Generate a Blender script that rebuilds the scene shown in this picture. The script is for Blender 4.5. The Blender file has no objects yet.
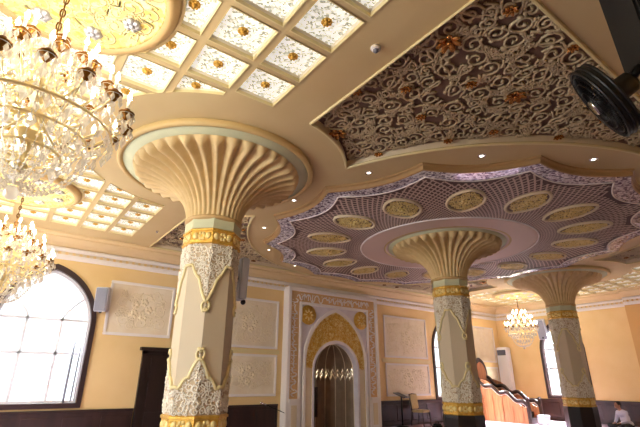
import bpy, bmesh, math, random
from math import sin, cos, pi, sqrt, atan2, tan, log, hypot, radians as rad
from mathutils import Vector, Matrix
from mathutils.geometry import delaunay_2d_cdt
random.seed(7)
scn = bpy.context.scene
col = scn.collection

# ------------------------------------------------------------------ camera, world, light, exposure
cam_d = bpy.data.cameras.new('camera'); cam = bpy.data.objects.new('camera', cam_d); col.objects.link(cam)
cam_d.sensor_width = 36; cam_d.lens = 430.6*36/640; cam_d.clip_start = 0.05
RT = Vector((0.8020747, -0.5971997, 0.0053606)); DN = Vector((0.22037, 0.2876038, -0.9320521)); FW = Vector((0.5550795, 0.7487567, 0.3622846))
cam.matrix_world = Matrix(((RT.x, -DN.x, -FW.x, 0), (RT.y, -DN.y, -FW.y, 0), (RT.z, -DN.z, -FW.z, 1.5), (0, 0, 0, 1)))
scn.camera = cam
w = bpy.data.worlds.new('overcast_sky'); scn.world = w; w.use_nodes = True
bg = w.node_tree.nodes['Background']; bg.inputs[0].default_value = (0.86, 0.93, 1.0, 1); bg.inputs[1].default_value = 1.7
scn.view_settings.view_transform = 'Standard'; scn.view_settings.look = 'None'
scn.view_settings.gamma = 1; scn.view_settings.use_curve_mapping = False
scn.view_settings.exposure = 0.22
COFFER = 0.62        # brightness of the lit ceiling panels
BULB = 130.0
def daylight_or_fill(name, loc, rot, sx, sy, power, colr=(0.9, 0.95, 1)):
    l = bpy.data.lights.new(name, 'AREA'); l.shape = 'RECTANGLE'; l.size = sx; l.size_y = sy; l.energy = power; l.color = colr
    o = bpy.data.objects.new(name, l); col.objects.link(o); o.location = loc; o.rotation_euler = rot
    return o
# daylight through the visible windows from the sky above; also added lamps behind unseen windows
daylight_or_fill('daylight_or_fill', (1.0, 15.2, 7.2), (rad(-38), 0, 0), 3.0, 3.0, 9000)
daylight_or_fill('daylight_or_fill', (16.0, 15.2, 7.2), (rad(-38), 0, 0), 3.0, 3.0, 20000)
daylight_or_fill('daylight_or_fill', (22.9, 9.35, 7.2), (0, rad(38), 0), 3.0, 3.0, 26000)
daylight_or_fill('daylight_or_fill', (22.9, 2.6, 7.2), (0, rad(38), 0), 3.0, 3.0, 9000)  # added lamp for the right wall's out-of-view window
daylight_or_fill('daylight_or_fill', (-3.6, 4.0, 2.5), (0, rad(-68), 0), 2.7, 1.9, 300)  # fill lamp added behind an unseen window beside the camera
daylight_or_fill('daylight_or_fill', (-3.6, 9.0, 2.5), (0, rad(-68), 0), 2.7, 1.9, 300)  # second added fill lamp, also behind an unseen window

# ------------------------------------------------------------------ materials
def lin(c):
    return tuple(((v/255)/12.92 if v/255 <= 0.04045 else ((v/255+0.055)/1.055)**2.4) for v in c)+(1,)
def new_mat(name):
    m = bpy.data.materials.new(name); m.use_nodes = True
    nt = m.node_tree; return m, nt, nt.nodes['Principled BSDF']
def mat(name, c, rough=0.6, metal=0.0, c2=None, scale=6, bump=0, bscale=None, detail=4, spec=0.5, stretch=None):
    m, nt, b = new_mat(name)
    b.inputs['Base Color'].default_value = lin(c); b.inputs['Roughness'].default_value = rough; b.inputs['Metallic'].default_value = metal
    b.inputs['Specular IOR Level'].default_value = spec
    if c2 or bump:
        tc = nt.nodes.new('ShaderNodeTexCoord'); src = tc.outputs['Object']
        if stretch:
            mp = nt.nodes.new('ShaderNodeMapping'); mp.inputs['Scale'].default_value = stretch
            nt.links.new(src, mp.inputs[0]); src = mp.outputs[0]
        n = nt.nodes.new('ShaderNodeTexNoise'); n.inputs['Scale'].default_value = scale; n.inputs['Detail'].default_value = detail
        nt.links.new(src, n.inputs['Vector'])
        if c2:
            r = nt.nodes.new('ShaderNodeValToRGB'); r.color_ramp.elements[0].position = 0.35; r.color_ramp.elements[1].position = 0.65
            r.color_ramp.elements[0].color = lin(c); r.color_ramp.elements[1].color = lin(c2)
            nt.links.new(n.outputs['Fac'], r.inputs[0]); nt.links.new(r.outputs[0], b.inputs['Base Color'])
        if bump:
            nb = n
            if bscale:
                nb = nt.nodes.new('ShaderNodeTexNoise'); nb.inputs['Scale'].default_value = bscale; nb.inputs['Detail'].default_value = detail
                nt.links.new(src, nb.inputs['Vector'])
            bp = nt.nodes.new('ShaderNodeBump'); bp.inputs['Strength'].default_value = bump; bp.inputs['Distance'].default_value = 0.02
            nt.links.new(nb.outputs['Fac'], bp.inputs['Height']); nt.links.new(bp.outputs[0], b.inputs['Normal'])
    return m
def emit(name, c, s):
    m, nt, b = new_mat(name)
    b.inputs['Base Color'].default_value = lin(c); b.inputs['Emission Color'].default_value = lin(c); b.inputs['Emission Strength'].default_value = s
    return m
def voro(name, ca, cb, scale, rough=0.3, metal=0.0, emis=0.0, bump=0.6, p0=0.2, p1=0.8):
    # small crystal chips: every cell its own tone and tilt
    m, nt, b = new_mat(name)
    tc = nt.nodes.new('ShaderNodeTexCoord'); v = nt.nodes.new('ShaderNodeTexVoronoi'); v.inputs['Scale'].default_value = scale
    nt.links.new(tc.outputs['Object'], v.inputs['Vector'])
    sp = nt.nodes.new('ShaderNodeSeparateColor'); nt.links.new(v.outputs['Color'], sp.inputs[0])
    r = nt.nodes.new('ShaderNodeValToRGB'); r.color_ramp.elements[0].position = p0; r.color_ramp.elements[1].position = p1
    r.color_ramp.elements[0].color = lin(ca); r.color_ramp.elements[1].color = lin(cb)
    nt.links.new(sp.outputs[0], r.inputs[0]); nt.links.new(r.outputs[0], b.inputs['Base Color'])
    b.inputs['Roughness'].default_value = rough; b.inputs['Metallic'].default_value = metal
    if emis:
        nt.links.new(r.outputs[0], b.inputs['Emission Color']); b.inputs['Emission Strength'].default_value = emis
    if bump:
        bp = nt.nodes.new('ShaderNodeBump'); bp.inputs['Strength'].default_value = bump; bp.inputs['Distance'].default_value = 0.02
        nt.links.new(sp.outputs[1], bp.inputs['Height']); nt.links.new(bp.outputs[0], b.inputs['Normal'])
    return m
M = {}
M['ceiling'] = mat('painted_plaster_ceiling', (208, 184, 134), 0.75, c2=(204, 178, 127), scale=1.2, bump=0.03, bscale=60)
M['wall'] = mat('yellow_wall_paint', (236, 205, 146), 0.7, c2=(232, 199, 138), scale=1.5, bump=0.03, bscale=80)
M['wall_orange'] = mat('ochre_wall_paint', (216, 168, 104), 0.7, bump=0.03, scale=70)
M['floor'] = mat('lavender_carpet', (176, 152, 166), 0.8, c2=(160, 136, 152), scale=9, bump=0.5, bscale=300, spec=0.1)
M['dado'] = mat('dark_wood_panelling', (58, 36, 32), 0.42, c2=(42, 26, 24), scale=5, stretch=(1, 1, 0.15), bump=0.1)
M['white'] = mat('white_plaster_trim', (238, 230, 222), 0.55, bump=0.05, scale=60)
M['cream'] = mat('cream_plaster', (228, 210, 176), 0.6, bump=0.08, scale=40)
M['tan'] = mat('tan_plaster_moulding', (194, 160, 104), 0.55, bump=0.05, scale=50)
M['ochre'] = mat('ochre_paint_band', (224, 196, 148), 0.6, bump=0.04, scale=50)
M['gold'] = mat('gold_leaf', (228, 184, 86), 0.35, 0.55, c2=(208, 158, 62), scale=14, bump=0.5, bscale=45)
M['gold_pale'] = mat('pale_gold_paint', (240, 218, 148), 0.45, 0.15, c2=(226, 196, 116), scale=12, bump=0.3, bscale=50)
M['bronze'] = mat('bronze_gilding', (206, 146, 76), 0.25, 0.8, c2=(168, 106, 52), scale=18, bump=0.5, bscale=50)
M['brass'] = mat('polished_brass', (240, 222, 168), 0.28, 1.0)
M['brass_dark'] = mat('aged_brass', (120, 78, 30), 0.35, 0.9)
M['arab_back'] = mat('plum_brown_ground', (134, 106, 86), 0.7, c2=(118, 92, 78), scale=6)
M['scroll'] = mat('stone_cream_scrollwork', (190, 170, 134), 0.6, bump=0.2, scale=40)
M['lattice'] = mat('mauve_cream_lattice', (212, 188, 172), 0.6)
M['lattice_back'] = mat('plum_lattice_ground', (98, 74, 70), 0.7)
M['disc'] = mat('rose_beige_plaster', (216, 190, 172), 0.65, bump=0.03, scale=50)
M['chips'] = voro('mirror_chip_mosaic', (96, 72, 104), (250, 246, 255), 26, 0.2, 0.25, bump=0.9, p0=0.12, p1=0.85)
M['flute'] = mat('sand_plaster_flutes', (214, 186, 132), 0.62, c2=(206, 176, 120), scale=8, bump=0.12, bscale=60)
M['rim'] = mat('yellow_plaster_rim', (206, 176, 116), 0.6, bump=0.05, scale=50)
M['edge'] = mat('dull_tan_edge_moulding', (172, 138, 92), 0.6)
M['pale_green'] = mat('pale_sage_plaster', (196, 196, 158), 0.6)
M['shaft'] = mat('beige_column_plaster', (200, 182, 150), 0.6, bump=0.04, scale=60)
M['filigree_ground'] = mat('tan_filigree_ground', (196, 172, 136), 0.65)
M['filigree'] = mat('white_filigree', (238, 228, 206), 0.55)
M['trim_yellow'] = mat('yellow_gilt_trim', (224, 206, 150), 0.5, 0.05)
M['base_dark'] = mat('black_stone_base', (34, 26, 26), 0.3)
M['coffer_glass'] = voro('backlit_crystal_glass', (140, 140, 118), (255, 253, 240), 46, 0.25, 0, COFFER, 0.4, 0.0, 0.75)
M['coffer_frame'] = mat('ivory_coffer_frame', (236, 226, 200), 0.5)
M['rosette'] = voro('gilded_rosette_relief', (222, 190, 96), (248, 232, 160), 22, 0.5, 0.0, 0, 0.6)
M['silver'] = mat('silver_relief', (206, 204, 206), 0.3, 0.8, bump=0.6, scale=40)
M['door'] = mat('black_brown_door_wood', (44, 30, 28), 0.35, c2=(32, 22, 20), scale=5, stretch=(1, 1, 0.15), bump=0.1)
M['win_frame'] = mat('dark_brown_window_frame', (52, 34, 34), 0.4)
M['win_bar'] = mat('white_window_bars', (232, 232, 236), 0.5)
M['panel'] = mat('ivory_wall_panel', (238, 224, 196), 0.6, c2=(232, 214, 182), scale=3, bump=0.15, bscale=26)
M['panel_relief'] = mat('cream_gold_relief', (236, 220, 184), 0.6)
M['mihrab_white'] = mat('lilac_white_marble', (230, 222, 224), 0.45, c2=(220, 210, 212), scale=4)
M['mihrab_orange'] = mat('apricot_band', (222, 180, 124), 0.6)
M['mihrab_niche'] = mat('taupe_niche_tile', (158, 134, 108), 0.6, c2=(142, 120, 96), scale=4)
M['speaker'] = mat('pale_grey_speaker_case', (196, 196, 206), 0.5)
M['grille'] = mat('grey_speaker_grille', (138, 138, 148), 0.6, bump=0.6, scale=220)
M['black'] = mat('black_plastic', (16, 16, 16), 0.38)
M['black_metal'] = mat('black_metal', (20, 20, 21), 0.3, 0.6)
M['black_matt'] = mat('black_cloth', (14, 13, 14), 0.85)
M['chrome'] = mat('chrome', (220, 220, 222), 0.15, 1.0)
M['wood'] = mat('warm_oak', (190, 124, 80), 0.45, c2=(164, 100, 62), scale=4, stretch=(3, 3, 0.3), bump=0.1)
M['wood_dark'] = mat('dark_walnut', (62, 36, 28), 0.35, c2=(44, 26, 20), scale=6, bump=0.1)
M['cushion'] = mat('cream_gold_upholstery', (206, 182, 132), 0.85, c2=(196, 170, 116), scale=16, bump=0.2)
M['ac'] = mat('white_enamel', (236, 236, 240), 0.3)
M['ac_dark'] = mat('smoked_display', (88, 92, 104), 0.2)
M['candle'] = mat('ivory_candle_tube', (246, 238, 214), 0.5)
M['bulb'] = emit('lit_flame_bulb', (255, 247, 230), BULB)
M['down'] = emit('lit_downlight', (255, 246, 226), 5)
M['skin'] = mat('skin', (186, 132, 104), 0.55)
M['hair'] = mat('dark_hair', (34, 24, 22), 0.6)
M['shirt'] = mat('lilac_white_shirt', (214, 210, 226), 0.85, bump=0.3, scale=20)
M['trouser'] = mat('black_trousers', (26, 22, 26), 0.85)
def crystal():
    m, nt, b = new_mat('cut_crystal')
    out = nt.nodes['Material Output']
    g = nt.nodes.new('ShaderNodeBsdfGlossy'); g.inputs[0].default_value = (1, .97, .9, 1); g.inputs[1].default_value = 0.08
    t = nt.nodes.new('ShaderNodeBsdfTransparent'); t.inputs[0].default_value = (.97, .95, .9, 1)
    d = nt.nodes.new('ShaderNodeBsdfTranslucent'); d.inputs[0].default_value = (1, .96, .86, 1)
    m1 = nt.nodes.new('ShaderNodeMixShader'); m1.inputs[0].default_value = 0.65; nt.links.new(g.outputs[0], m1.inputs[1]); nt.links.new(d.outputs[0], m1.inputs[2])
    m2 = nt.nodes.new('ShaderNodeMixShader'); m2.inputs[0].default_value = 0.3; nt.links.new(m1.outputs[0], m2.inputs[1]); nt.links.new(t.outputs[0], m2.inputs[2])
    nt.links.new(m2.outputs[0], out.inputs[0]); return m
M['crystal'] = crystal()
def pane_glass():
    m, nt, b = new_mat('window_glass')
    out = nt.nodes['Material Output']
    g = nt.nodes.new('ShaderNodeBsdfGlossy'); g.inputs[1].default_value = 0.02
    t = nt.nodes.new('ShaderNodeBsdfTransparent'); t.inputs[0].default_value = (.95, .97, .96, 1)
    m2 = nt.nodes.new('ShaderNodeMixShader'); m2.inputs[0].default_value = 0.06; nt.links.new(t.outputs[0], m2.inputs[1]); nt.links.new(g.outputs[0], m2.inputs[2])
    nt.links.new(m2.outputs[0], out.inputs[0]); return m
M['glass'] = pane_glass()
def glare_bar():  # white plastic bars; slight translucency imitates the glare of daylight behind them
    m, nt, b = new_mat('white_bars_with_glare'); out = nt.nodes['Material Output']
    t = nt.nodes.new('ShaderNodeBsdfTranslucent'); t.inputs[0].default_value = (.9, .9, .93, 1)
    m2 = nt.nodes.new('ShaderNodeMixShader'); m2.inputs[0].default_value = 0.03; b.inputs['Base Color'].default_value = (.85, .85, .87, 1)
    nt.links.new(b.outputs[0], m2.inputs[1]); nt.links.new(t.outputs[0], m2.inputs[2]); nt.links.new(m2.outputs[0], out.inputs[0]); return m
M['glare_bar'] = glare_bar()

# ------------------------------------------------------------------ helpers
class MB:
    def __init__(s): s.v = []; s.f = []; s.sm = []
    def add(s, vs, fs, smooth=False):
        n = len(s.v); s.v += [tuple(v) for v in vs]; s.f += [tuple(i+n for i in f) for f in fs]; s.sm += [smooth]*len(fs); return s
    def box(s, a, b, mtx=None):
        x0, y0, z0 = a; x1, y1, z1 = b
        vs = [(x0,y0,z0),(x1,y0,z0),(x1,y1,z0),(x0,y1,z0),(x0,y0,z1),(x1,y0,z1),(x1,y1,z1),(x0,y1,z1)]
        if mtx: vs = [mtx @ Vector(v) for v in vs]
        return s.add(vs, [(3,2,1,0),(4,5,6,7),(0,1,5,4),(1,2,6,5),(2,3,7,6),(3,0,4,7)])
    def bbox(s, a, b, bev=0.02, mtx=None):          # box with chamfered edges
        bm = bmesh.new(); bmesh.ops.create_cube(bm, size=1)
        for v in bm.verts: v.co = Vector(((a[i]+b[i])/2+v.co[i]*(b[i]-a[i]) for i in range(3)))
        bmesh.ops.bevel(bm, geom=bm.edges[:], offset=bev, segments=2, affect='EDGES')
        bm.verts.index_update()
        vs = [(mtx @ v.co if mtx else v.co)[:] for v in bm.verts]; fs = [[v.index for v in f.verts] for f in bm.faces]; bm.free()
        return s.add(vs, fs)
    def tube(s, pts, r, n=6, closed=False, smooth=True, flat=1.0, up=None):
        pts = [Vector(p) for p in pts]; m = len(pts)
        if m < 2: return s
        rs = r if isinstance(r, (list, tuple)) else [r]*m
        vs = []; nrm = None
        for i, p in enumerate(pts):
            t = (pts[(i+1) % m]-pts[i-1]) if closed else (pts[min(i+1, m-1)]-pts[max(i-1, 0)])
            t = t.normalized() if t.length > 1e-9 else Vector((0, 0, 1))
            if up is not None: nrm = Vector(up)
            elif nrm is None: nrm = Vector((0, 0, 1)) if abs(t.z) < 0.9 else Vector((1, 0, 0))
            a = nrm-t*nrm.dot(t)
            a = a.normalized() if a.length > 1e-6 else t.orthogonal().normalized()
            nrm = a; b = t.cross(a)
            for k in range(n):
                q = 2*pi*k/n+pi/n; vs.append(p+a*(rs[i]*flat*cos(q))+b*(rs[i]*sin(q)))
        fs = []
        for i in range(m if closed else m-1):
            j = (i+1) % m
            for k in range(n): fs.append((i*n+k, i*n+(k+1) % n, j*n+(k+1) % n, j*n+k))
        if not closed: fs += [tuple(range(n))[::-1], tuple(range((m-1)*n, m*n))]
        return s.add(vs, fs, smooth)
    def lathe(s, prof, n=24, c=(0, 0, 0), rot=0.0, smooth=True, mtx=None, capped=True):
        vs = []
        for r, z in prof:
            for k in range(n):
                q = 2*pi*k/n+rot; v = Vector((c[0]+r*cos(q), c[1]+r*sin(q), c[2]+z)); vs.append(mtx @ v if mtx else v)
        fs = []; m = len(prof)
        for i in range(m-1):
            for k in range(n): fs.append((i*n+k, i*n+(k+1) % n, (i+1)*n+(k+1) % n, (i+1)*n+k))
        if capped: fs += [tuple(range(n))[::-1], tuple(range((m-1)*n, m*n))]
        return s.add(vs, fs, smooth)
    def ball(s, c, r, n=8, m=6, mtx=None):
        rr = r if isinstance(r, (tuple, list)) else (r, r, r)
        vs = []; fs = []
        for i in range(m+1):
            a = pi*i/m
            for k in range(n):
                q = 2*pi*k/n; v = Vector((rr[0]*sin(a)*cos(q), rr[1]*sin(a)*sin(q), rr[2]*cos(a)))
                vs.append(Vector(c)+(mtx @ v if mtx else v))
        for i in range(m):
            for k in range(n): fs.append((i*n+k, i*n+(k+1) % n, (i+1)*n+(k+1) % n, (i+1)*n+k)[::-1])
        return s.add(vs, fs, True)
    def prism(s, poly, f0, f1):                       # poly of 2D points, f0/f1 map to 3D
        n = len(poly); vs = [f0(*p) for p in poly]+[f1(*p) for p in poly]
        fs = [(i, (i+1) % n, n+(i+1) % n, n+i) for i in range(n)]+[tuple(range(n))[::-1], tuple(range(n, 2*n))]
        return s.add(vs, fs)
    def build(s, name, m, parent=None, loc=None):
        me = bpy.data.meshes.new(name); me.from_pydata([tuple(v) for v in s.v], [], s.f); me.update()
        me.polygons.foreach_set('use_smooth', s.sm); me.materials.append(M[m] if isinstance(m, str) else m)
        bm = bmesh.new(); bm.from_mesh(me); bmesh.ops.recalc_face_normals(bm, faces=bm.faces[:]); bm.to_mesh(me); bm.free()
        return link(name, me, parent, loc)
def link(name, me, parent=None, loc=None):
    o = bpy.data.objects.new(name, me); col.objects.link(o)
    if parent: o.parent = parent
    if loc: o.location = loc
    return o
def tag(o, label=None, cat=None, group=None, kind=None):
    if label: o['label'] = label
    if cat: o['category'] = cat
    if group: o['group'] = group
    if kind: o['kind'] = kind
    elif label and not o.parent: o['kind'] = 'thing'
    return o
def thing(name, label, cat, loc=(0, 0, 0), rz=0, group=None):
    o = bpy.data.objects.new(name, None); col.objects.link(o); o.location = loc; o.rotation_euler = (0, 0, rz); o.empty_display_size = 0.1
    return tag(o, label, cat, group)
KIDS = {}
def copy_tree(o, parent=None):
    c = o.copy(); col.objects.link(c)
    if parent: c.parent = parent
    for ch in [x for x in o.children]: copy_tree(ch, c)
    return c
def struct(o): o['kind'] = 'structure'; return o
def pip(poly):
    xs = [p[0] for p in poly]; ys = [p[1] for p in poly]; bx = (min(xs), max(xs), min(ys), max(ys)); n = len(poly)
    def f(x, y):
        if x < bx[0] or x > bx[1] or y < bx[2] or y > bx[3]: return False
        c = False
        for i in range(n):
            x1, y1 = poly[i]; x2, y2 = poly[(i+1) % n]
            if (y1 > y) != (y2 > y) and x < (x2-x1)*(y-y1)/(y2-y1)+x1: c = not c
        return c
    return f
def plate(name, outer, holes, th, mapf, m, parent=None):
    # 2D outline with holes -> slab of thickness 2*th, mapped to 3D by mapf(x, y, h)
    rings = [outer]+holes; pts = []; ed = []
    for r in rings:
        n0 = len(pts); pts += [Vector(p) for p in r]; ed += [(n0+i, n0+(i+1) % len(r)) for i in range(len(r))]
    V, E_, F, _, _, _ = delaunay_2d_cdt(pts, ed, [], 0, 1e-5)
    tests = [pip(h) for h in holes]; ot = pip(outer); mb = MB(); n = len(V)
    mb.v = [mapf(p.x, p.y, -th) for p in V]+[mapf(p.x, p.y, th) for p in V]; cnt = {}
    for f in F:
        x = sum(V[i].x for i in f)/3; y = sum(V[i].y for i in f)/3
        if not ot(x, y) or any(t(x, y) for t in tests): continue
        mb.f += [tuple(f), tuple(i+n for i in f)[::-1]]; mb.sm += [False]*2
        for k in range(3): e = (f[k], f[(k+1) % 3]); cnt[e] = 1
    for a, b in cnt:
        if (b, a) not in cnt: mb.f.append((b, a, a+n, b+n)); mb.sm.append(False)
    return mb.build(name, m, parent)
def seen(P, mg=25):
    d = Vector(P)-Vector((0, 0, 1.5)); z = d.dot(FW)
    if z < 0.1: return False
    x = 320+430.6*d.dot(RT)/z; y = 213.5+430.6*d.dot(DN)/z
    return -mg < x < 640+mg and -mg < y < 427+mg
ORD = ['first', 'second', 'third', 'fourth', 'fifth', 'sixth', 'seventh', 'eighth', 'ninth', 'tenth', 'eleventh', 'twelfth', 'thirteenth', 'fourteenth', 'fifteenth', 'sixteenth', 'seventeenth', 'eighteenth', 'nineteenth', 'twentieth']

# scrollwork: packed spirals with leaves and linking tendrils, as (polyline, radii) in 2D
def scrolls(inside, bb, rmin, rmax, tw, seed=1, tries=4000, turns=1.5):
    rd = random.Random(seed); C = []; out = []
    for t in range(tries):
        r = rmax-(rmax-rmin)*min(1, t/(tries*0.7)); x = rd.uniform(bb[0], bb[2]); y = rd.uniform(bb[1], bb[3])
        if not inside(x, y, r*0.8): continue
        if any((x-a)**2+(y-b)**2 < (0.85*(r+c))**2 for a, b, c in C): continue
        C.append((x, y, r))
    for i, (x, y, r) in enumerate(C):
        h = rd.choice((-1, 1)); a0 = rd.uniform(0, 2*pi); n = 15; P = []; R = []
        for k in range(n+1):
            u = k/n; q = a0+h*2*pi*turns*u; q_r = r*(1-0.82*u**0.9); P.append((x+q_r*cos(q), y+q_r*sin(q))); R.append(tw*(1-0.35*u))
        R[-1] = tw*1.7; R[-2] = tw*1.4
        # tendril out to a neighbour
        nb = sorted((((a-x)**2+(b-y)**2, a, b, c) for a, b, c in C if (a, b) != (x, y)))[:1]
        if nb:
            d, a, b, c = nb[0]; T = []
            e = (a+(x-a)/sqrt(d)*c, b+(y-b)/sqrt(d)*c); s0 = P[0]; t0 = (-h*-sin(a0)*r*.6, -h*cos(a0)*r*.6)
            for k in range(1, 6):
                u = k/5; f = 1-u
                T.append((s0[0]*f*f*f+3*f*f*u*(s0[0]+t0[0])+3*f*u*u*(e[0]+(x-a)*.1)+u**3*e[0], s0[1]*f**3+3*f*f*u*(s0[1]+t0[1])+3*f*u*u*(e[1]+(y-b)*.1)+u**3*e[1]))
            P = T[::-1]+P; R = [tw]*5+R
        out.append((P, R))
        for d, a, b, c in sorted((((a-x)**2+(b-y)**2, a, b, c) for a, b, c in C if (a, b) != (x, y)))[1:3]:
            d = sqrt(d)
            if d > 2.6*(r+c) or not inside((x+a)/2, (y+b)/2, tw): continue
            s0 = (x+(a-x)/d*r*.95, y+(b-y)/d*r*.95); e = (a+(x-a)/d*c*.95, b+(y-b)/d*c*.95); sd = rd.choice((-1, 1)); ox, oy = -(b-y)/d*sd*r*.5, (a-x)/d*sd*r*.5; T = []
            s0 = (s0[0]+ox, s0[1]+oy); e = (e[0]-ox*.6, e[1]-oy*.6)
            for k in range(6): u = k/5; T.append((s0[0]+(e[0]-s0[0])*u+ox*.7*sin(2*pi*u), s0[1]+(e[1]-s0[1])*u+oy*.7*sin(2*pi*u)))
            if all(inside(p[0], p[1], tw) for p in T): out.append((T, [tw*.85]*6))
        for k in range(3):                            # leaves curling off the spiral
            q = a0+h*(1.3+1.7*k+rd.uniform(-.3, .3)); rr = r*(1-0.82*((abs(q-a0)/(2*pi*turns))**0.9)); L = r*rd.uniform(.35, .6); P2 = []; R2 = []
            for j in range(5):
                u = j/4; qq = q+h*(u*L/r*1.1); r2 = rr+L*0.8*u*(1.2-0.5*u); P2.append((x+r2*cos(qq), y+r2*sin(qq))); R2.append(tw*(0.7+0.7*sin(pi*min(1, u*1.1)))*(1 if j < 4 else .3))
            if inside(P2[-1][0], P2[-1][1], tw): out.append((P2, R2))
    return out, C

# ------------------------------------------------------------------ key places
H = 4.9
WY = 12.25            # far-left (prayer) wall
WX = 19.93            # far-right wall
C1, C2, C3 = (2.59, 6.44), (9.13, 6.76), (15.27, 6.94)
RING = 5.15; CR = 2.2
S = 0.631
GX, GY = 2.403-8*S, 3.033
def arc(c, r, a0, a1, n=32): return [(c[0]+r*cos(a0+(a1-a0)*k/n), c[1]+r*sin(a0+(a1-a0)*k/n)) for k in range(n+1)]
def cc(c, r, d, s):                                    # intersections of two circles
    dx, dy = d[0]-c[0], d[1]-c[1]; L = hypot(dx, dy); a = (r*r-s*s+L*L)/(2*L); h = sqrt(r*r-a*a)
    m = (c[0]+a*dx/L, c[1]+a*dy/L)
    return (m[0]-h*dy/L, m[1]+h*dx/L), (m[0]+h*dy/L, m[1]-h*dx/L)
def ang(c, p): return atan2(p[1]-c[1], p[0]-c[0])
X0, X1, Y0, Y1 = 3.0, 15.26, 1.27, 11.85
p_hi, p_lo = sorted(cc(C1, CR, C2, RING), key=lambda p: -p[1])
q_hi, q_lo = sorted(cc(C3, CR, C2, RING), key=lambda p: -p[1])
def vx(c, x, s): return c[1]+s*sqrt(CR*CR-(x-c[0])**2)
a_lo = (X0, vx(C1, X0, -1)); a_hi = (X0, vx(C1, X0, 1)); b_lo = (X1, vx(C3, X1, -1)); b_hi = (X1, vx(C3, X1, 1))
def arcto(c, r, p, q, n=32):
    a, b = ang(c, p), ang(c, q)
    while b-a > pi: b -= 2*pi
    while b-a < -pi: b += 2*pi
    return arc(c, r, a, b, n)
near_poly = [(X0, Y0), (X1, Y0)]+arcto(C3, CR, b_lo, q_lo, 14)
aq, ap = ang(C2, q_lo), ang(C2, p_lo)
if ap > aq: ap -= 2*pi
near_poly += arc(C2, RING, aq, ap, 60)[1:-1]+arcto(C1, CR, p_lo, a_lo, 14)
yb = sqrt(RING**2-(Y1-C2[1])**2)
lf_poly = [(X0, Y1)]+arcto(C1, CR, a_hi, p_hi, 14)+arcto(C2, RING, p_hi, (C2[0]-yb, Y1), 30)[1:]
rf_poly = [(X1, Y1)]+arcto(C2, RING, (C2[0]+yb, Y1), q_hi, 30)+arcto(C3, CR, q_hi, b_hi, 14)[1:]
ROS = [(-0.1, 3.66), (-0.05, 9.3), (17.2, 9.5)]
def circ_out(x, y):
    for c, r in ((C1, CR), (C3, CR))+tuple((c, 0.985) for c in ROS):
        d = hypot(x-c[0], y-c[1])
        if d < r: return c[0]+(x-c[0])/d*r, c[1]+(y-c[1])/d*r, True
    return x, y, False
cells = []                                             # (zone, column index, row index, outline, centre)
for zone, gx, ncol in (('left', GX, 8), ('right', 15.86, 6)):
    for i in range(ncol):
        for j in range(-3, 13):
            x0 = gx+i*S+0.045; y0 = GY+j*S+0.045; s = S-0.09; P = []; hit = 0; k = 14
            sq = [(x0+s*t/k, y0) for t in range(k)]+[(x0+s, y0+s*t/k) for t in range(k)]+[(x0+s-s*t/k, y0+s) for t in range(k)]+[(x0, y0+s-s*t/k) for t in range(k)]
            for x, y in sq:
                nx, ny, b = circ_out(x, y); hit += b; P.append((nx, ny))
            if hit > len(sq)*0.75 or abs(sum(P[k][0]*P[(k+1) % len(P)][1]-P[(k+1) % len(P)][0]*P[k][1] for k in range(len(P))))/2 < 0.045: continue
            if zone == 'right' and hypot(x0+s/2-ROS[2][0], y0+s/2-ROS[2][1]) < 1.0: continue
            if not hit: P = [sq[0], sq[k], sq[2*k], sq[3*k]]
            c = (sum(p[0] for p in P)/len(P), sum(p[1] for p in P)/len(P))
            cells.append((zone, i, j, P, c, hit))

# ------------------------------------------------------------------ the room
struct(MB().box((-3.4, -4.2, -0.1), (WX+0.3, WY+1.4, 0)).build('floor', 'floor'))
struct(plate('ceiling', [(-3.2, -4), (WX, -4), (WX, WY), (-3.2, WY)], [c[3] for c in cells]+[near_poly, lf_poly, rf_poly], 0.012, lambda x, y, h: (x, y, H+0.012+h), 'ceiling'))
struct(MB().box((-3.4, -4.2, 5.3), (WX+0.3, WY+1.4, 5.4)).build('ceiling', 'ceiling'))
def arch(cx, z0, hw, zs, za, n=14):                    # pointed arch outline, from lower left, in (x, z)
    P = [(cx-hw, z0), (cx+hw, z0)]
    R = (hw*hw+(za-zs)**2)/(2*hw); amax = math.acos(max(-1, (R-hw)/R)) if R > 0 else 0
    right = [(cx+hw-R+R*cos(amax*k/n), zs+R*sin(amax*k/n)) for k in range(n+1)]
    P += right; P += [(2*cx-x, z) for x, z in right[::-1][1:]]
    return P
WIN = arch(1.0, 0.97, 1.0, 2.75, 4.05); WIN2 = arch(16.0, 0.9, 1.0, 2.75, 4.05)
MC, MF = 9.58, 11.98                                    # mihrab centre and front face
NICHE = arch(MC, 0.0, 0.97, 1.75, 2.74)
struct(plate('wall_left', [(-3.4, 0), (WX+.2, 0), (WX+.2, 5.3), (-3.4, 5.3)], [WIN, WIN2, [(MC-1.5, 0.001), (MC+1.5, 0.001), (MC+1.5, 3.4), (MC-1.5, 3.4)]], 0.15, lambda x, y, h: (x, WY+0.15+h, y), 'wall'))
def warch(cy): return arch(cy, 0.94, 0.85, 2.75, 4.0)
struct(plate('wall_right', [(-4.2, 0), (WY, 0), (WY, 5.3), (-4.2, 5.3)], [warch(9.35), warch(2.6)], 0.15, lambda x, y, h: (WX+0.15+h, x, y), 'wall'))
struct(plate('wall_near', [(-4.2, 0), (WY, 0), (WY, 5.3), (-4.2, 5.3)], [arch(4.0, 0.97, 1.0, 2.75, 4.05), arch(9.0, 0.97, 1.0, 2.75, 4.05)], 0.1, lambda x, y, h: (-3.3+h, x, y), 'wall'))
struct(plate('wall_back', [(-3.4, 0), (WX+.2, 0), (WX+.2, 5.3), (-3.4, 5.3)], [], 0.1, lambda x, y, h: (x, -4.1+h, y), 'wall'))
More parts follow.
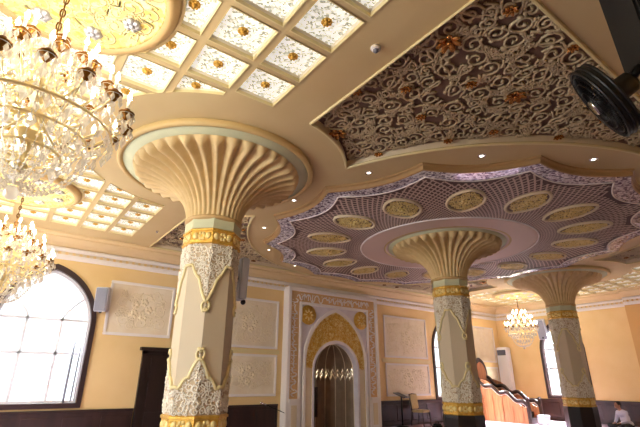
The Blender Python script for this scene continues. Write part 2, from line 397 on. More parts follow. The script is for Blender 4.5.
# dado panelling with raised panels, and the coved cornice
def dado(name, x0, x1, f):
    mb = MB(); mb.prism([(0, 0), (0.04, 0), (0.04, 0.79), (0.06, 0.80), (0.06, 0.84), (0, 0.84)], lambda d, z: f(x0, d, z), lambda d, z: f(x1, d, z))
    n = max(1, round(abs(x1-x0)/0.8)); s = (x1-x0)/n
    for k in range(n):
        a, b = x0+s*k+0.1*(1 if s > 0 else -1), x0+s*(k+1)-0.1*(1 if s > 0 else -1)
        mb.prism([(0.04, 0.16), (0.055, 0.18), (0.055, 0.68), (0.04, 0.70)], lambda d, z: f(a, d, z), lambda d, z: f(b, d, z))
    return struct(mb.build(name, 'dado'))
fY = lambda x, d, z: (x, WY-d, z)
fX = lambda y, d, z: (WX-d, y, z)
dado('baseboard_left', -3.2, 3.3, fY); dado('baseboard_left', 4.95, 7.5, fY); dado('baseboard_left', 11.7, WX, fY); dado('baseboard_right', WY-0.06, 6.5, fX); dado('baseboard_right', 6.5, -4, fX)
def cornice(name, f, x0, x1):
    for prof, m in (([(0, 4.30), (0.03, 4.30), (0.05, 4.36), (0.05, 4.42), (0.0, 4.42)], 'white'), ([(0, 4.50), (0.06, 4.50), (0.09, 4.55), (0.06, 4.60), (0, 4.60)], 'white'),
                    ([(0, 4.62), (0.05, 4.62), (0.12, 4.70), (0.26, 4.79), (0.26, 4.83), (0.36, 4.86), (0.36, H), (0, H)], 'ochre')):
        struct(MB().prism(prof, lambda d, z: f(x0, d, z), lambda d, z: f(x1, d, z)).build(name, m))
    mb = MB(); n = int(abs(x1-x0)/0.16); s = (x1-x0)/n
    for k in range(n): 
        a = x0+s*(k+.2); b = x0+s*(k+.75); mb.prism([(0, 4.43), (0.035, 4.43), (0.035, 4.49), (0, 4.49)], lambda d, z: f(a, d, z), lambda d, z: f(b, d, z))
    struct(mb.build(name, 'cream'))
cornice('trim_1', fY, -3.2, WX); cornice('trim_2', fX, WY, 6.52); 
# broad pilaster on the right wall, with its own stretch of cornice
struct(MB().box((WX-0.35, 3.9, 0), (WX, 6.5, H)).build('wall_right', 'wall_orange'))
cornice('trim_3', lambda y, d, z: (WX-0.35-d, y, z), 6.5, 3.9); cornice('trim_2', fX, 3.88, -4)
mb = MB(); mb.prism([(0, 0), (0.04, 0), (0.04, 0.84), (0, 0.84)], lambda d, z: (WX-.35-d, 6.54, z), lambda d, z: (WX-.35-d, 3.86, z)); mb.box((WX-.39, 6.5, 0), (WX, 6.54, .84)); struct(mb.build('baseboard_right', 'dado'))

# ------------------------------------------------------------------ windows and door
def window(n, cx, z0, hw, zs, za, f, frame='win_frame'):
    out = arch(cx, z0, hw, zs, za, 18); root = None
    def strip(w0, w1, d0, d1, nm, m, par):
        A = arch(cx, z0+w0, hw-w0, zs, za-w0*1.3, 18); B = arch(cx, z0+w1, hw-w1, zs, za-w1*1.3, 18); k = len(A)
        vs = [f(x, d0, z) for x, z in A]+[f(x, d0, z) for x, z in B]+[f(x, d1, z) for x, z in A]+[f(x, d1, z) for x, z in B]; fs = []
        for i in range(k):
            j = (i+1) % k; fs += [(i, j, k+j, k+i), (2*k+i, 3*k+i, 3*k+j, 2*k+j), (k+i, k+j, 3*k+j, 3*k+i), (i, 2*k+i, 2*k+j, j)]
        return MB().add(vs, fs).build(nm, m, par)
    root = struct(strip(-0.09, 0.02, 0.05, -0.15, 'window_%d' % n, frame, None))
    strip(0.02, 0.08, -0.08, -0.16, 'window_frame', 'win_bar', root)
    mb = MB()
    for sx in (-1, 1):
        x = cx+sx*hw*0.36
        mb.tube([f(x, -0.12, z0), f(x, -0.12, zs+0.15)], 0.042, 4, smooth=False)
        # tracery: two side lancets springing from the mullions
        P = []
        for k in range(9):
            u = k/8; P.append(f(x+sx*hw*0.5*sin(u*pi/2)**1.3, -0.12, zs+0.15+(za-zs)*0.45*sin(u*pi/2)))
        mb.tube(P, 0.032, 4, smooth=False)
    for z in (z0+(zs-z0)*0.62, zs+0.1):
        mb.tube([f(cx-hw*0.95, -0.12, z), f(cx+hw*0.95, -0.12, z)], 0.042, 4, smooth=False)
    mb.build('mullion', 'glare_bar', root)
    mb = MB(); A = arch(cx, z0+0.04, hw-0.04, zs, za-0.05, 18); mb.add([f(x, -0.13, z) for x, z in A], [tuple(range(len(A)))]); mb.build('pane', 'glass', root)
    return root
w1 = window(1, 1.0, 0.97, 1.0, 2.75, 4.05, fY); window(2, 16.0, 0.9, 1.0, 2.75, 4.05, fY)
window(3, 9.35, 0.94, 0.85, 2.75, 4.0, fX); window(4, 2.6, 0.94, 0.85, 2.75, 4.0, fX)
fN = lambda y, d, z: (-3.2+d, y, z)
window(5, 4.0, 0.97, 1.0, 2.75, 4.05, fN); window(6, 9.0, 0.97, 1.0, 2.75, 4.05, fN)  # unseen windows, added to let fill light in beside the camera
# stay bars of the opening casement
MB().tube([(1.86, WY-.02, 1.02), (1.86, WY-.02, 2.35)], .02, 4).tube([(1.72, WY+.05, .99), (1.72, WY+.05, 2.35)], .03, 4).build('casement_stile', 'grille', w1)
d = struct(MB().box((3.32, WY-0.1, 0), (3.44, WY, 2.2)).box((4.8, WY-0.1, 0), (4.92, WY, 2.2)).box((3.32, WY-.1, 2.14), (4.92, WY, 2.22)).box((3.25, WY-.15, 2.22), (4.99, WY, 2.3)).build('door_1', 'door'))
for k in range(2):
    x0 = 3.44+k*0.68; lf = MB().box((x0+.003, WY-0.06, 0.01), (x0+0.677, WY, 2.14)).build('door_leaf', 'door', d)
    mb = MB()
    for z0, z1 in ((0.15, 0.75), (0.85, 1.45), (1.55, 2.05)):
        mb.bbox((x0+0.1, WY-0.085, z0), (x0+0.58, WY-0.05, z1), 0.02)
    mb.build('door_panel', 'door', lf)
    MB().tube([(x0+(.6 if k == 0 else .08), WY-.1, .95), (x0+(.6 if k == 0 else .08), WY-.1, 1.15)], .012, 6).build('door_handle', 'brass', lf)
MB().box((3.95, WY-.068, 1.74), (4.08, WY-.058, 1.8)).build('door_plate', 'white', d)

# ------------------------------------------------------------------ lit ceiling coffers
boss_me = None
for zone, i, j, P, c, hit in cells:
    if zone == 'left':
        lab = 'lit square left ceiling panel, %s from the beige beam, %s row from the far wall' % (ORD[7-i], ORD[12-j])
    else:
        lab = 'lit square far ceiling panel, %s from the right wall, %s row from the far wall' % (ORD[5-i], ORD[12-j])
    if hit: lab = lab.replace('square', 'cut-cornered')
    t = thing('ceiling_light_panel', lab, 'ceiling light', (c[0], c[1], H), 0, 'lit crystal ceiling panels')
    Q = [(p[0]-c[0], p[1]-c[1]) for p in P]; n = len(Q)
    def ins(k): return [(x*k, y*k) for x, y in Q]
    mb = MB(); rings = [(1.0 if hit else 1.03, -0.012), (0.985, -0.012), (0.97, 0.004), (0.965, 0.03), (0.90, 0.05), (0.90, 0.07)]
    for kk, z in rings: mb.v += [(x, y, z) for x, y in ins(kk)]
    for r in range(len(rings)-1):
        for q in range(n): mb.f.append((r*n+q, r*n+(q+1) % n, (r+1)*n+(q+1) % n, (r+1)*n+q)); mb.sm.append(False)
    fr = mb.build('frame', 'coffer_frame', t); fr.data.materials.append(M['trim_yellow'])
    for p in fr.data.polygons[:3*n]: p.material_index = 1
    g = MB(); g.add([(x, y, 0.055) for x, y in ins(0.91)], [tuple(range(n))]); g.build('glass', 'coffer_glass', t)
    if not boss_me:
        b = MB().lathe([(0.0, -0.03), (0.02, -0.026), (0.03, -0.008), (0.055, 0.0), (0.06, 0.012)], 10)
        for k in range(8): b.ball((0.045*cos(k*pi/4), 0.045*sin(k*pi/4), -0.002), (0.016, 0.016, 0.01), 6, 4)
        bo = b.build('boss', 'gold', t, (0, 0, 0.043)); boss_me = bo.data
    else: link('boss', boss_me, t, (0, 0, 0.043))

# ------------------------------------------------------------------ gilded rosettes above the chandeliers
def rosette(loc, lab):
    t = thing('ceiling_rosette', lab, 'ceiling rosette', loc)
    MB().lathe([(0.0, -0.03), (0.80, -0.03), (0.82, -0.05), (0.82, 0.03), (0.0, 0.03)], 48).build('relief_disc', 'rosette', t)
    MB().lathe([(0.80, 0.05), (0.82, -0.06), (0.86, -0.075), (0.90, -0.06), (0.93, -0.03), (0.95, 0.0), (0.95, 0.06)], 64, capped=False).build('rim', 'tan', t)
    mb = MB(); rd = random.Random(3)
    L, C = scrolls(lambda x, y, r: 0.2 < hypot(x, y) and hypot(x, y)+r < 0.8, (-.8, -.8, .8, .8), 0.05, 0.11, 0.013, 5, 1200, 1.2)
    for P, R in L: mb.tube([(x, y, -0.031) for x, y in P], R, 4, flat=0.5, up=(0, 0, 1))
    mb.build('scrollwork', 'trim_yellow', t)
    for k in range(8):
        q = k*pi/4+.3; mb = MB()
        for a in range(6): mb.ball((0.05*cos(a*pi/3), 0.05*sin(a*pi/3), 0), (0.045, 0.045, 0.03), 7, 4)
        mb.ball((0, 0, -0.02), (0.03, 0.03, 0.03), 7, 5); mb.build('flower', 'silver', t, (0.6*cos(q), 0.6*sin(q), -0.045))
    MB().lathe([(0.0, -0.16), (0.04, -0.15), (0.07, -0.1), (0.16, -0.06), (0.18, -0.03)], 20).build('canopy', 'brass', t)
    return t
rosette((ROS[0][0], ROS[0][1], H-0.02), 'round gilded ceiling rosette above the nearest large chandelier')
rosette((ROS[1][0], ROS[1][1], H-0.02), 'round pale gilded ceiling rosette above the chandelier beside the arched window')
rosette((ROS[2][0], ROS[2][1], H-0.02), 'round ceiling rosette above the small far chandelier by the right wall')

# ------------------------------------------------------------------ carved arabesque ceiling panels
def arabesque(poly, lab, rmin, rmax, seed, tries, nflower):
    t = thing('carved_ceiling_panel', lab, 'ceiling panel', (poly[0][0], poly[0][1], H))
    ox, oy = poly[0]; Q = [(x-ox, y-oy) for x, y in poly]; n = len(Q)
    MB().prism(Q, lambda x, y: (x, y, 0.13), lambda x, y: (x, y, 0.17)).build('ground', 'arab_back', t)
    mb = MB(); mb.v = [(x, y, 0.0) for x, y in Q]+[(x, y, 0.14) for x, y in Q]; mb.f = [(i, (i+1) % n, n+(i+1) % n, n+i) for i in range(n)]; mb.sm = [False]*n
    mb.build('reveal', 'cream', t)
    MB().tube([(x, y, -0.004) for x, y in Q], 0.026, 6, closed=True, smooth=False, up=(0, 0, 1)).build('moulding', 'trim_yellow', t)
    ins = pip(Q)
    def ok(x, y, r):
        return ins(x, y) and all(ins(x+r*1.25*cos(q*pi/4), y+r*1.25*sin(q*pi/4)) for q in range(8))
    xs = [p[0] for p in Q]; ys = [p[1] for p in Q]
    L, C = scrolls(ok, (min(xs), min(ys), max(xs), max(ys)), rmin, rmax, 0.0185, seed, tries, 1.4)
    mb = MB()
    for P, R in L: mb.tube([(x, y, 0.105) for x, y in P], R, 5, up=(0, 0, 1))
    mb.build('scrollwork', 'scroll', t)
    rd = random.Random(seed+1); F = []
    for q in range(400):
        if len(F) >= nflower: break
        c = C[rd.randrange(len(C))]
        if all(hypot(c[0]-a[0], c[1]-a[1]) > 0.62 for a in F): F.append(c)
    for k, (x, y, r) in enumerate(F):
        big = 0.95 if k % 6 == 0 else 0.5; mb = MB(); r0 = rd.uniform(0, 1)
        for a in range(7):
            q = a*2*pi/7+r0; m = Matrix.Rotation(q, 3, 'Z') @ Matrix.Rotation(rad(22), 3, 'Y')
            mb.ball((0.085*big*cos(q), 0.085*big*sin(q), 0), (0.075*big, 0.04*big, 0.016), 8, 5, m)
        mb.ball((0, 0, -0.012), (0.035*big,)*3, 8, 5); mb.build('gilded_flower', 'bronze', t, (x, y, 0.07))
    return t
arabesque(near_poly, 'carved ceiling panel of cream scrolls and gilded flowers nearest the camera, upper right', 0.045, 0.145, 11, 16000, 60)
arabesque(lf_poly, 'carved scroll ceiling panel seen behind the nearest column, by the far wall', 0.06, 0.14, 12, 2600, 9)
arabesque(rf_poly, 'carved scroll ceiling panel beyond the middle column, toward the far right corner', 0.06, 0.14, 13, 2000, 7)

# ------------------------------------------------------------------ the lobed hanging panel around the middle column
def lob(th, rc, rm, e=2.0):
    u = ((th-rad(11.25)) % rad(22.5))/rad(22.5)*2-1
    return rm+(rc-rm)*abs(u)**e
t = thing('lobed_ceiling_panel', 'sixteen-lobed mauve lattice ceiling panel with gold medallions around the middle column', 'ceiling panel', (C2[0], C2[1], H))
NA = 16*16
def loop(rc, rm, z): return [(lob(2*pi*k/NA+rad(11.25), rc, rm)*cos(2*pi*k/NA+rad(11.25)), lob(2*pi*k/NA+rad(11.25), rc, rm)*sin(2*pi*k/NA+rad(11.25)), z) for k in range(NA)]
def band(name, loops, m, par, smooth=False):
    mb = MB(); n = len(loops[0])
    for l in loops: mb.v += l
    for a in range(len(loops)-1):
        for k in range(n): mb.f.append((a*n+k, a*n+(k+1) % n, (a+1)*n+(k+1) % n, (a+1)*n+k)); mb.sm.append(smooth)
    return mb.build(name, m, par)
band('edge_moulding', [loop(4.78, 4.48, 0.0), loop(4.78, 4.48, -0.03), loop(4.74, 4.44, -0.045), loop(4.73, 4.43, -0.105), loop(4.70, 4.40, -0.115)], 'edge', t)
band('mosaic_band', [loop(4.71, 4.41, -0.112), loop(4.41, 4.05, -0.098)], 'chips', t)
mb = MB(); mb.tube(loop(4.41, 4.05, -0.102), 0.016, 5, closed=True, up=(0, 0, 1)); mb.build('border_fillet', 'white', t)
band('ground', [loop(4.42, 4.06, -0.09), loop(2.1, 2.1, -0.09)], 'lattice_back', t)
mb = MB(); NS = 200; ta = tan(rad(33))
for h in (-1, 1):
    for q in range(NS):
        th0 = 2*pi*q/NS; pts = []; r = 2.2
        while r < 4.5:
            th = th0+h*ta*log(r/2.2)
            if r > lob(th, 4.41, 4.05)-0.015: break
            pts.append((r, th)); r += 0.16
        v = []; 
        for r, th in pts:
            # local strip direction, offset both ways
            a = th+h*rad(33)+pi/2; wd = 0.0155*(0.55+0.45*r/3.3); x, y = r*cos(th), r*sin(th)
            v += [(x+wd*cos(a), y+wd*sin(a), -0.099-0.001*h), (x-wd*cos(a), y-wd*sin(a), -0.099-0.001*h)]
        mb.add(v, [(2*k, 2*k+1, 2*k+3, 2*k+2) for k in range(len(pts)-1)])
mb.build('lattice', 'lattice', t)
med = None
L, C = scrolls(lambda x, y, r: (abs(x)/0.45)**1.5+(abs(y)/0.30)**1.6 < 1-r*1.2, (-.5, -.36, .5, .36), 0.032, 0.075, 0.0115, 4, 2500, 1.3)
for k in range(16):
    q = rad(22.5*k)
    if med is None:
        E = []
        for a in range(48):
            u = 2*pi*a/48; E.append((0.53*cos(u)*(1 if abs(cos(u)) < .7 else 1), 0.355*abs(sin(u))**1.25*(1 if sin(u) > 0 else -1), 0))
        b = MB(); b.tube([(x, y, -0.012) for x, y, z in E], 0.034, 5, closed=True, up=(0, 0, 1)); med = b.build('medallion', 'cream', t)
        b = MB(); b.add([(x, y, -0.004) for x, y, z in E], [tuple(range(48))]); m1 = b.build('ground', 'arab_back', med)
        b = MB()
        for P, R in L: b.tube([(x, y, -0.02) for x, y in P], R, 4, up=(0, 0, 1))
        for a in range(6): b.ball((0.09*cos(a*pi/3), 0.07*sin(a*pi/3), -0.03), (0.05, 0.035, 0.02), 7, 4)
        b.ball((0, 0, -0.04), 0.035, 8, 5); m2 = b.build('gilded_relief', 'gold_pale', med); mm = med
    else: mm = copy_tree(med, t)
    mm.location = (3.16*cos(q), 3.16*sin(q), -0.105); mm.rotation_euler = (0, 0, q)
MB().lathe([(1.5, -0.09), (2.12, -0.11), (2.2, -0.11), (2.22, -0.09)], 72, capped=False).build('centre_disc', 'disc', t)
MB().lathe([(2.2, -0.1), (2.207, -0.122), (2.23, -0.122), (2.24, -0.1)], 72, capped=False).build('disc_fillet', 'white', t)
# downlights set in the beige ring
k2 = 0
for k in range(5, 12):
    a = rad(22.5*k); P = (C2[0]+4.78*cos(a), C2[1]+4.78*sin(a), H)
    dd = thing('downlight', 'lit downlight in the beige ring, %s from the mihrab wall past the nearest column' % ORD[k2], 'downlight', P, 0, 'ring downlights'); k2 += 1
    MB().lathe([(0.035, 0.006), (0.045, -0.008), (0.06, -0.008), (0.065, 0.0)], 16, capped=False).build('bezel', 'chrome', dd)
    MB().lathe([(0.0, -0.004), (0.034, -0.004), (0.034, 0.004), (0, .004)], 12).build('lamp', 'down', dd)
sd = thing('smoke_detector', 'white round smoke detector on the beige beam by the near carved panel', 'smoke detector', (2.70, 2.64, H))
MB().lathe([(0.055, 0.0), (0.055, -0.02), (0.045, -0.035), (0.0, -0.035)], 16).build('body', 'white', sd)
MB().lathe([(0.03, -0.034), (0.03, -0.055), (0.02, -0.065), (0.0, -0.067)], 12).build('sensor', 'grille', sd)
MB().lathe([(0.035, 0.0), (0.03, -0.03), (0.012, -0.035), (0.01, -0.06), (0, -.06)], 10).build('sprinkler_head', 'chrome', None, (2.75, 10.4, H))
tag(bpy.data.objects['sprinkler_head'], 'small metal sprinkler head on the pale ceiling left of the nearest column', 'sprinkler')

# ------------------------------------------------------------------ mushroom columns
AP = 0.40
def octr(th, a): 
    u = (th+pi/8) % (pi/4)-pi/8; return a/cos(u)
def onoct(th, z, off): r = octr(th, AP)+off; return (r*cos(th), r*sin(th), z)
TIP = rad(247.5)
def upedge(th):
    d = abs(((th-TIP+pi/4) % (pi/2))-pi/4)/(pi/4); return 3.16-0.6*max(0, 1-d)**1.7-0.05*abs(sin(d*pi*2.5))
def loedge(th):
    d = abs(((th-TIP+pi/4) % (pi/2))-pi/4)/(pi/4); return 1.36+0.42*max(0, 1-d)**1.7+0.05*abs(sin(d*pi*2.5))
def octbox(mb, prof): return mb.lathe([(r/cos(pi/8), z) for r, z in prof], 8, rot=pi/8, smooth=False)
def column(c, lab):
    t = thing('mushroom_column', lab, 'column', (c[0], c[1], 0), 0, 'octagonal mushroom columns')
    octbox(MB(), [(0.47, 0), (0.47, 0.1), (0.44, 0.13), (0.44, 0.74), (0.43, 0.80)]).build('base', 'base_dark', t)
    for z0, z1, nm in ((0.80, 1.06, 'lower_gold_band'), (3.45, 3.70, 'upper_gold_band')):
        b = octbox(MB(), [(0.41, z0), (0.43, z0+.015), (0.43, z0+.045), (0.412, z0+.05), (0.412, z1-.05), (0.43, z1-.045), (0.43, z1-.015), (0.41, z1)]).build(nm, 'gold', t)
        mb = MB()
        for f in range(8):
            for s in (-0.26, 0, 0.26):
                th = f*pi/4; a = 0.414; x, y = a*cos(th)-s*a*sin(th)*0.95, a*sin(th)+s*a*cos(th)*0.95; zc = (z0+z1)/2; m = Matrix.Rotation(th, 3, 'Z')
                if s == 0:
                    for g in range(6):
                        q = g*pi/3; mb.ball((x-0.045*cos(q)*sin(th), y+0.045*cos(q)*cos(th), zc+0.045*sin(q)), (0.02, 0.03, 0.03), 6, 4, m)
                else: mb.ball((x, y, zc), (0.028, 0.05, 0.06), 8, 5, m)
        mb.build('boss', 'gold_pale', b)
    octbox(MB(), [(AP, 1.05), (AP, 3.46)]).build('shaft', 'shaft', t)
    octbox(MB(), [(0.40, 3.70), (0.412, 3.71), (0.412, 3.86), (0.42, 3.87)]).build('green_band', 'pale_green', t)
    MB().lathe([(0.42, 3.85), (0.455, 3.865), (0.468, 3.89), (0.455, 3.915), (0.42, 3.93)], 40).build('neck_ring', 'tan', t)
    for nm, edge, z0, up in (('upper_relief', upedge, 3.46, 1), ('lower_relief', loedge, 1.055, 0)):
        n = 96; k = 10; mb = MB()
        for i in range(n):
            th = 2*pi*i/n; e = edge(th)
            for j in range(k+1): mb.v.append(onoct(th, z0+(e-z0)*j/k, 0.008))
        for i in range(n):
            for j in range(k): a = i*(k+1)+j; b2 = ((i+1) % n)*(k+1)+j; mb.f.append((a, b2, b2+1, a+1)); mb.sm.append(False)
        g = mb.build(nm, 'filigree_ground', t)
        def ins(s, z, r):
            e = edge(s/0.43); return (z0 > z+r and e+.01 < z-r) if up else (z0 < z-r and e-.01 > z+r)
        L, C = scrolls(ins, (0, min(z0, 1.05 if not up else 2.5), 2*pi*0.43, max(z0, 1.85)), 0.022, 0.055, 0.0095, 9 if up else 8, 5200, 1.1)
        mb = MB()
        for P, R in L: mb.tube([onoct(s/0.43, z, 0.014) for s, z in P], R, 4)
        for q in range(8):                            # white star flowers on the axis of each point
            th = TIP+q*pi/4
            for zz in ([3.3, 3.02] if up else [1.2, 1.5]):
                if not ((edge(th) < zz-.05) if up else (edge(th) > zz+.05)): continue
                for a in range(6):
                    p = onoct(th+0.035*cos(a*pi/3)/0.43, zz+0.035*sin(a*pi/3), 0.016); mb.ball(p, 0.021, 6, 4)
        mb.build('filigree', 'filigree', g)
        mb = MB(); mb.tube([onoct(2*pi*i/192, edge(2*pi*i/192), 0.012) for i in range(192)], 0.027, 5, closed=True)
        for q in range(4):
            th = TIP+q*pi/2; e = edge(th); s = -1 if up else 1
            mb.tube([onoct(th+0.055*sin(a*2*pi/14)/0.43, e+s*(0.055-0.075*cos(a*2*pi/14)), 0.012) for a in range(14)], 0.021, 5, closed=True)
            mb.tube([onoct(th-.1, e+s*0.14, .012), onoct(th, e+s*0.08, .014), onoct(th+.1, e+s*.14, .012)], 0.02, 5)
        mb.build('gilt_edge', 'trim_yellow', g)
    # fluted trumpet capital
    NF = 36; n = NF*10; K = 26; mb = MB()
    for j in range(K+1):
        u = j/K; ph = u*rad(88); r0 = 0.425+0.99*(1-cos(ph))**0.92; z0 = 3.92+0.86*sin(ph)**0.92
        nr, nz = cos(ph), -sin(ph)
        amp = (0.022+0.125*u**1.1)*(sqrt(max(0, 1-((u-0.9)/0.1)**2)) if u > 0.9 else 1)
        for i in range(n):
            th = 2*pi*i/n; a = amp*(1-abs(cos(NF*th/2))**1.6)**0.6; mb.v.append(((r0+a*nr)*cos(th), (r0+a*nr)*sin(th), z0+a*nz))
    for j in range(K):
        for i in range(n): mb.f.append((j*n+i, j*n+(i+1) % n, (j+1)*n+(i+1) % n, (j+1)*n+i)); mb.sm.append(True)
    cap = mb.build('fluted_capital', 'flute', t)
    MB().lathe([(1.3, 4.77), (1.55, 4.83), (1.55, 4.87), (1.2, 4.87)], 72, capped=False).build('rim_plate', 'pale_green', t)
    MB().lathe([(1.53, 4.87), (1.54, 4.82), (1.565, 4.80), (1.60, 4.80), (1.625, 4.82), (1.63, 4.85), (1.62, H-0.004)], 80, capped=False).build('rim_moulding', 'rim', t)
    return t
col1 = column(C1, 'nearest and largest fluted mushroom column, left of centre')
c2o = copy_tree(col1); c2o.location = (C2[0], C2[1], 0); c2o['label'] = 'middle fluted mushroom column rising through the lobed lattice ceiling panel'
c3o = copy_tree(col1); c3o.location = (C3[0], C3[1], 0); c3o['label'] = 'farthest fluted mushroom column, at right by the narrow window'
# the middle column meets the panel, not the ceiling plate

# ------------------------------------------------------------------ framed relief panels on the prayer wall
def wall_panel(x0, x1, z0, z1, lab, seed):
    cx, cz = (x0+x1)/2, (z0+z1)/2; t = thing('wall_relief', lab, 'wall panel', (cx, WY, cz), 0, 'framed relief panels')
    hx, hz = (x1-x0)/2, (z1-z0)/2
    MB().box((-hx+.04, -0.012, -hz+.04), (hx-.04, 0, hz-.04)).build('field', 'panel', t)
    mb = MB()
    for a, b in (((-hx, -hz), (hx, -hz+.07)), ((-hx, hz-.07), (hx, hz)), ((-hx, -hz+.07), (-hx+.07, hz-.07)), ((hx-.07, -hz+.07), (hx, hz-.07))):
        mb.bbox((a[0], -0.045, a[1]), (b[0], 0, b[1]), 0.012)
    mb.build('frame', 'white', t)
    L, C = scrolls(lambda x, z, r: abs(x)+r < hx-.16 and abs(z)+r < hz-.16, (-hx, -hz, hx, hz), 0.07, 0.17, 0.014, seed, 500, 1.2)
    mb = MB()
    for P, R in L: mb.tube([(x, -0.008, z) for x, z in P], R, 4, flat=1)
    for k in range(5):                                 # a bouquet in the middle
        q = k*2*pi/5
        for a in range(5): mb.ball((0.2*cos(q)+.06*cos(a*1.257), -0.012, 0.2*sin(q)+.06*sin(a*1.257)), (0.05, 0.014, 0.05), 7, 4)
    mb.build('floral_relief', 'panel_relief', t)
    return t
wall_panel(2.28, 3.98, 2.56, 3.94, 'framed relief panel above the dark door, left of the nearest column', 21)
wall_panel(5.35, 7.42, 2.42, 3.92, 'upper framed relief panel between the nearest column and the mihrab', 22)
wall_panel(5.35, 7.42, 1.06, 2.25, 'lower framed relief panel between the nearest column and the mihrab', 23)
wall_panel(12.15, 14.6, 2.34, 3.92, 'upper framed relief panel right of the mihrab', 24)
wall_panel(12.15, 14.6, 0.98, 2.14, 'lower framed relief panel right of the mihrab above the chair', 25)
wall_panel(17.6, 19.5, 2.34, 3.92, 'upper framed relief panel in the far corner behind the stepped pulpit', 26)
wall_panel(17.6, 19.5, 0.98, 2.14, 'lower framed relief panel in the far corner behind the stepped pulpit', 27)
struct(MB().box((5.2, WY-.02, 2.27), (7.5, WY, 2.39)).build('trim_4', 'trim_yellow')); struct(MB().box((12.0, WY-.02, 2.17), (14.75, WY, 2.30)).build('trim_4', 'trim_yellow'))

# ------------------------------------------------------------------ mihrab
mh = thing('mihrab', 'tall prayer niche with apricot script border, gold arch band and two gold discs', 'prayer niche', (MC, WY, 0))
def rel(P): return [(x-MC, z) for x, z in P]
F0 = MF-WY                                             # front face, relative
OW, OT = 1.98, 4.42
nich = rel(NICHE)
mapF = lambda d0: (lambda x, z, h: (x, d0+h, z))
plate('slab', [(-1.62, 0.02), (1.62, 0.02), (1.62, 4.05), (-1.62, 4.05)], [[(x, max(z, .03)) for x, z in nich]], 0.10, mapF(F0+0.12), 'mihrab_white', mh)
def rect_frame(nm, x, zt, wd, d0, d1, m, z0=0.0, par=mh):
    mb = MB(); 
    for a, b in (((-x, z0), (-x+wd, zt)), ((x-wd, z0), (x, zt)), ((-x+wd, zt-wd), (x-wd, zt))): mb.bbox((a[0], d0, a[1]), (b[0], d1, b[1]), 0.012)
    return mb.build(nm, m, par)
rect_frame('outer_frame', OW, OT, 0.12, F0-0.06, -0.001, 'white')
sb = rect_frame('script_border', OW-.12, OT-.12, 0.34, F0+0.0, -0.001, 'mihrab_orange', 0.95)
rect_frame('inner_frame', OW-.46, OT-.46, 0.09, F0-0.05, -0.001, 'white')
rd = random.Random(5); mb = MB()
def script(p, dx, dz, L):
    # flowing pen strokes and dots along a band
    s = 0.0
    while s < L-0.12:
        wd = rd.uniform(0.12, 0.24); h = rd.choice((0.05, 0.09, 0.12))*(1 if rd.random() < .8 else -1); lob_ = rd.choice((1, 1, 2)); P = []
        for k in range(8):
            u = k/7; a = s+wd*u; b = h*sin(u*pi*lob_)-.02
            P.append((p[0]+dx*a-dz*b, F0-0.006, p[1]+dz*a+dx*b))
        mb.tube(P, [0.014+.012*sin(pi*k/7) for k in range(8)], 4)
        if rd.random() < .7:
            q = s+wd*.5; mb.tube([(p[0]+dx*q+dz*.1, F0-.006, p[1]+dz*q-dx*.1), (p[0]+dx*q-dz*.12, F0-.006, p[1]+dz*q+dx*.12)], 0.014, 4)
        mb.ball((p[0]+dx*(s+wd*.8)-dz*.09, F0-.006, p[1]+dz*(s+wd*.8)+dx*.09), 0.018, 6, 4)
        s += wd*0.85
script((-OW+.29, 1.05), 0, 1, 2.95); script((OW-.29, 1.05), 0, 1, 2.95); script((-OW+.35, OT-.30), 1, 0, 3.25)
mb.build('script_relief', 'white', sb)
for s in (-1, 1):                                      # plinth piers below the script border
    x = s*(OW-.29); pr = MB().bbox((x-.17, F0-.06, 0.0), (x+.17, -0.001, 0.9), .015).bbox((x-.2, F0-.1, 0.88), (x+.2, -0.001, 0.98), .015).build('pier', 'white', mh)
    MB().box((x-.10, F0-.075, .12), (x+.10, F0-.055, .8)).build('inset', 'cream', pr)
    dsk = MB().lathe([(0.0, -.03), (0.24, -.03), (0.26, -.05), (0.30, -.05), (0.32, 0), (0.32, .02)], 32, mtx=Matrix.Translation((s*1.17, F0+.0, 3.55)) @ Matrix.Rotation(rad(-90), 4, 'X') @ Matrix.Scale(-1, 4, (0, 0, 1))).build('gold_disc', 'gold', mh)
    b = MB()
    for a in range(8): b.ball((s*1.17+.14*cos(a*pi/4), F0-.045, 3.55+.14*sin(a*pi/4)), (.07, .025, .03), 7, 4, Matrix.Rotation(-a*pi/4, 3, 'Y'))
    b.build('relief', 'gold_pale', dsk)
def arch_strip(nm, A, B, d0, d1, m, par=mh):
    k = len(A); vs = [(x, d0, z) for x, z in A]+[(x, d0, z) for x, z in B]+[(x, d1, z) for x, z in A]+[(x, d1, z) for x, z in B]; fs = []
    for i in range(k-1):
        j = i+1; fs += [(i, j, k+j, k+i), (k+i, k+j, 3*k+j, 3*k+i), (i, 2*k+i, 2*k+j, j)]
    return MB().add(vs, fs).build(nm, m, par)
def arc_line(hw, zs, za):                              # open pointed arch, legs to the floor
    A = arch(0, 0.02, hw, zs, za, 20); return A[1:]+[A[0]]
a1, a2, a3, a4 = arc_line(1.36, 2.05, 3.86), arc_line(1.27, 2.05, 3.74), arc_line(1.0, 1.78, 2.78), arc_line(0.93, 1.75, 2.68)
arch_strip('outer_arch', a1, a2, F0-.07, F0+.05, 'white')
g = arch_strip('gold_script_arch', a2, a3, F0-.02, F0+.05, 'gold_pale')
b = MB(); in2, in3 = pip(a2), pip(a3)
def inband(x, z, r): return z-r > 1.84 and all(in2(x+1.3*r*cos(q*pi/4), z+1.3*r*sin(q*pi/4)) and not in3(x+1.3*r*cos(q*pi/4), z+1.3*r*sin(q*pi/4)) for q in range(8))
for P, R in scrolls(inband, (-1.3, 1.8, 1.3, 3.8), 0.035, 0.10, 0.014, 31, 2500, 1.1)[0]: b.tube([(x, F0-.026, z) for x, z in P], R, 4)
b.build('script_relief', 'gold', g)
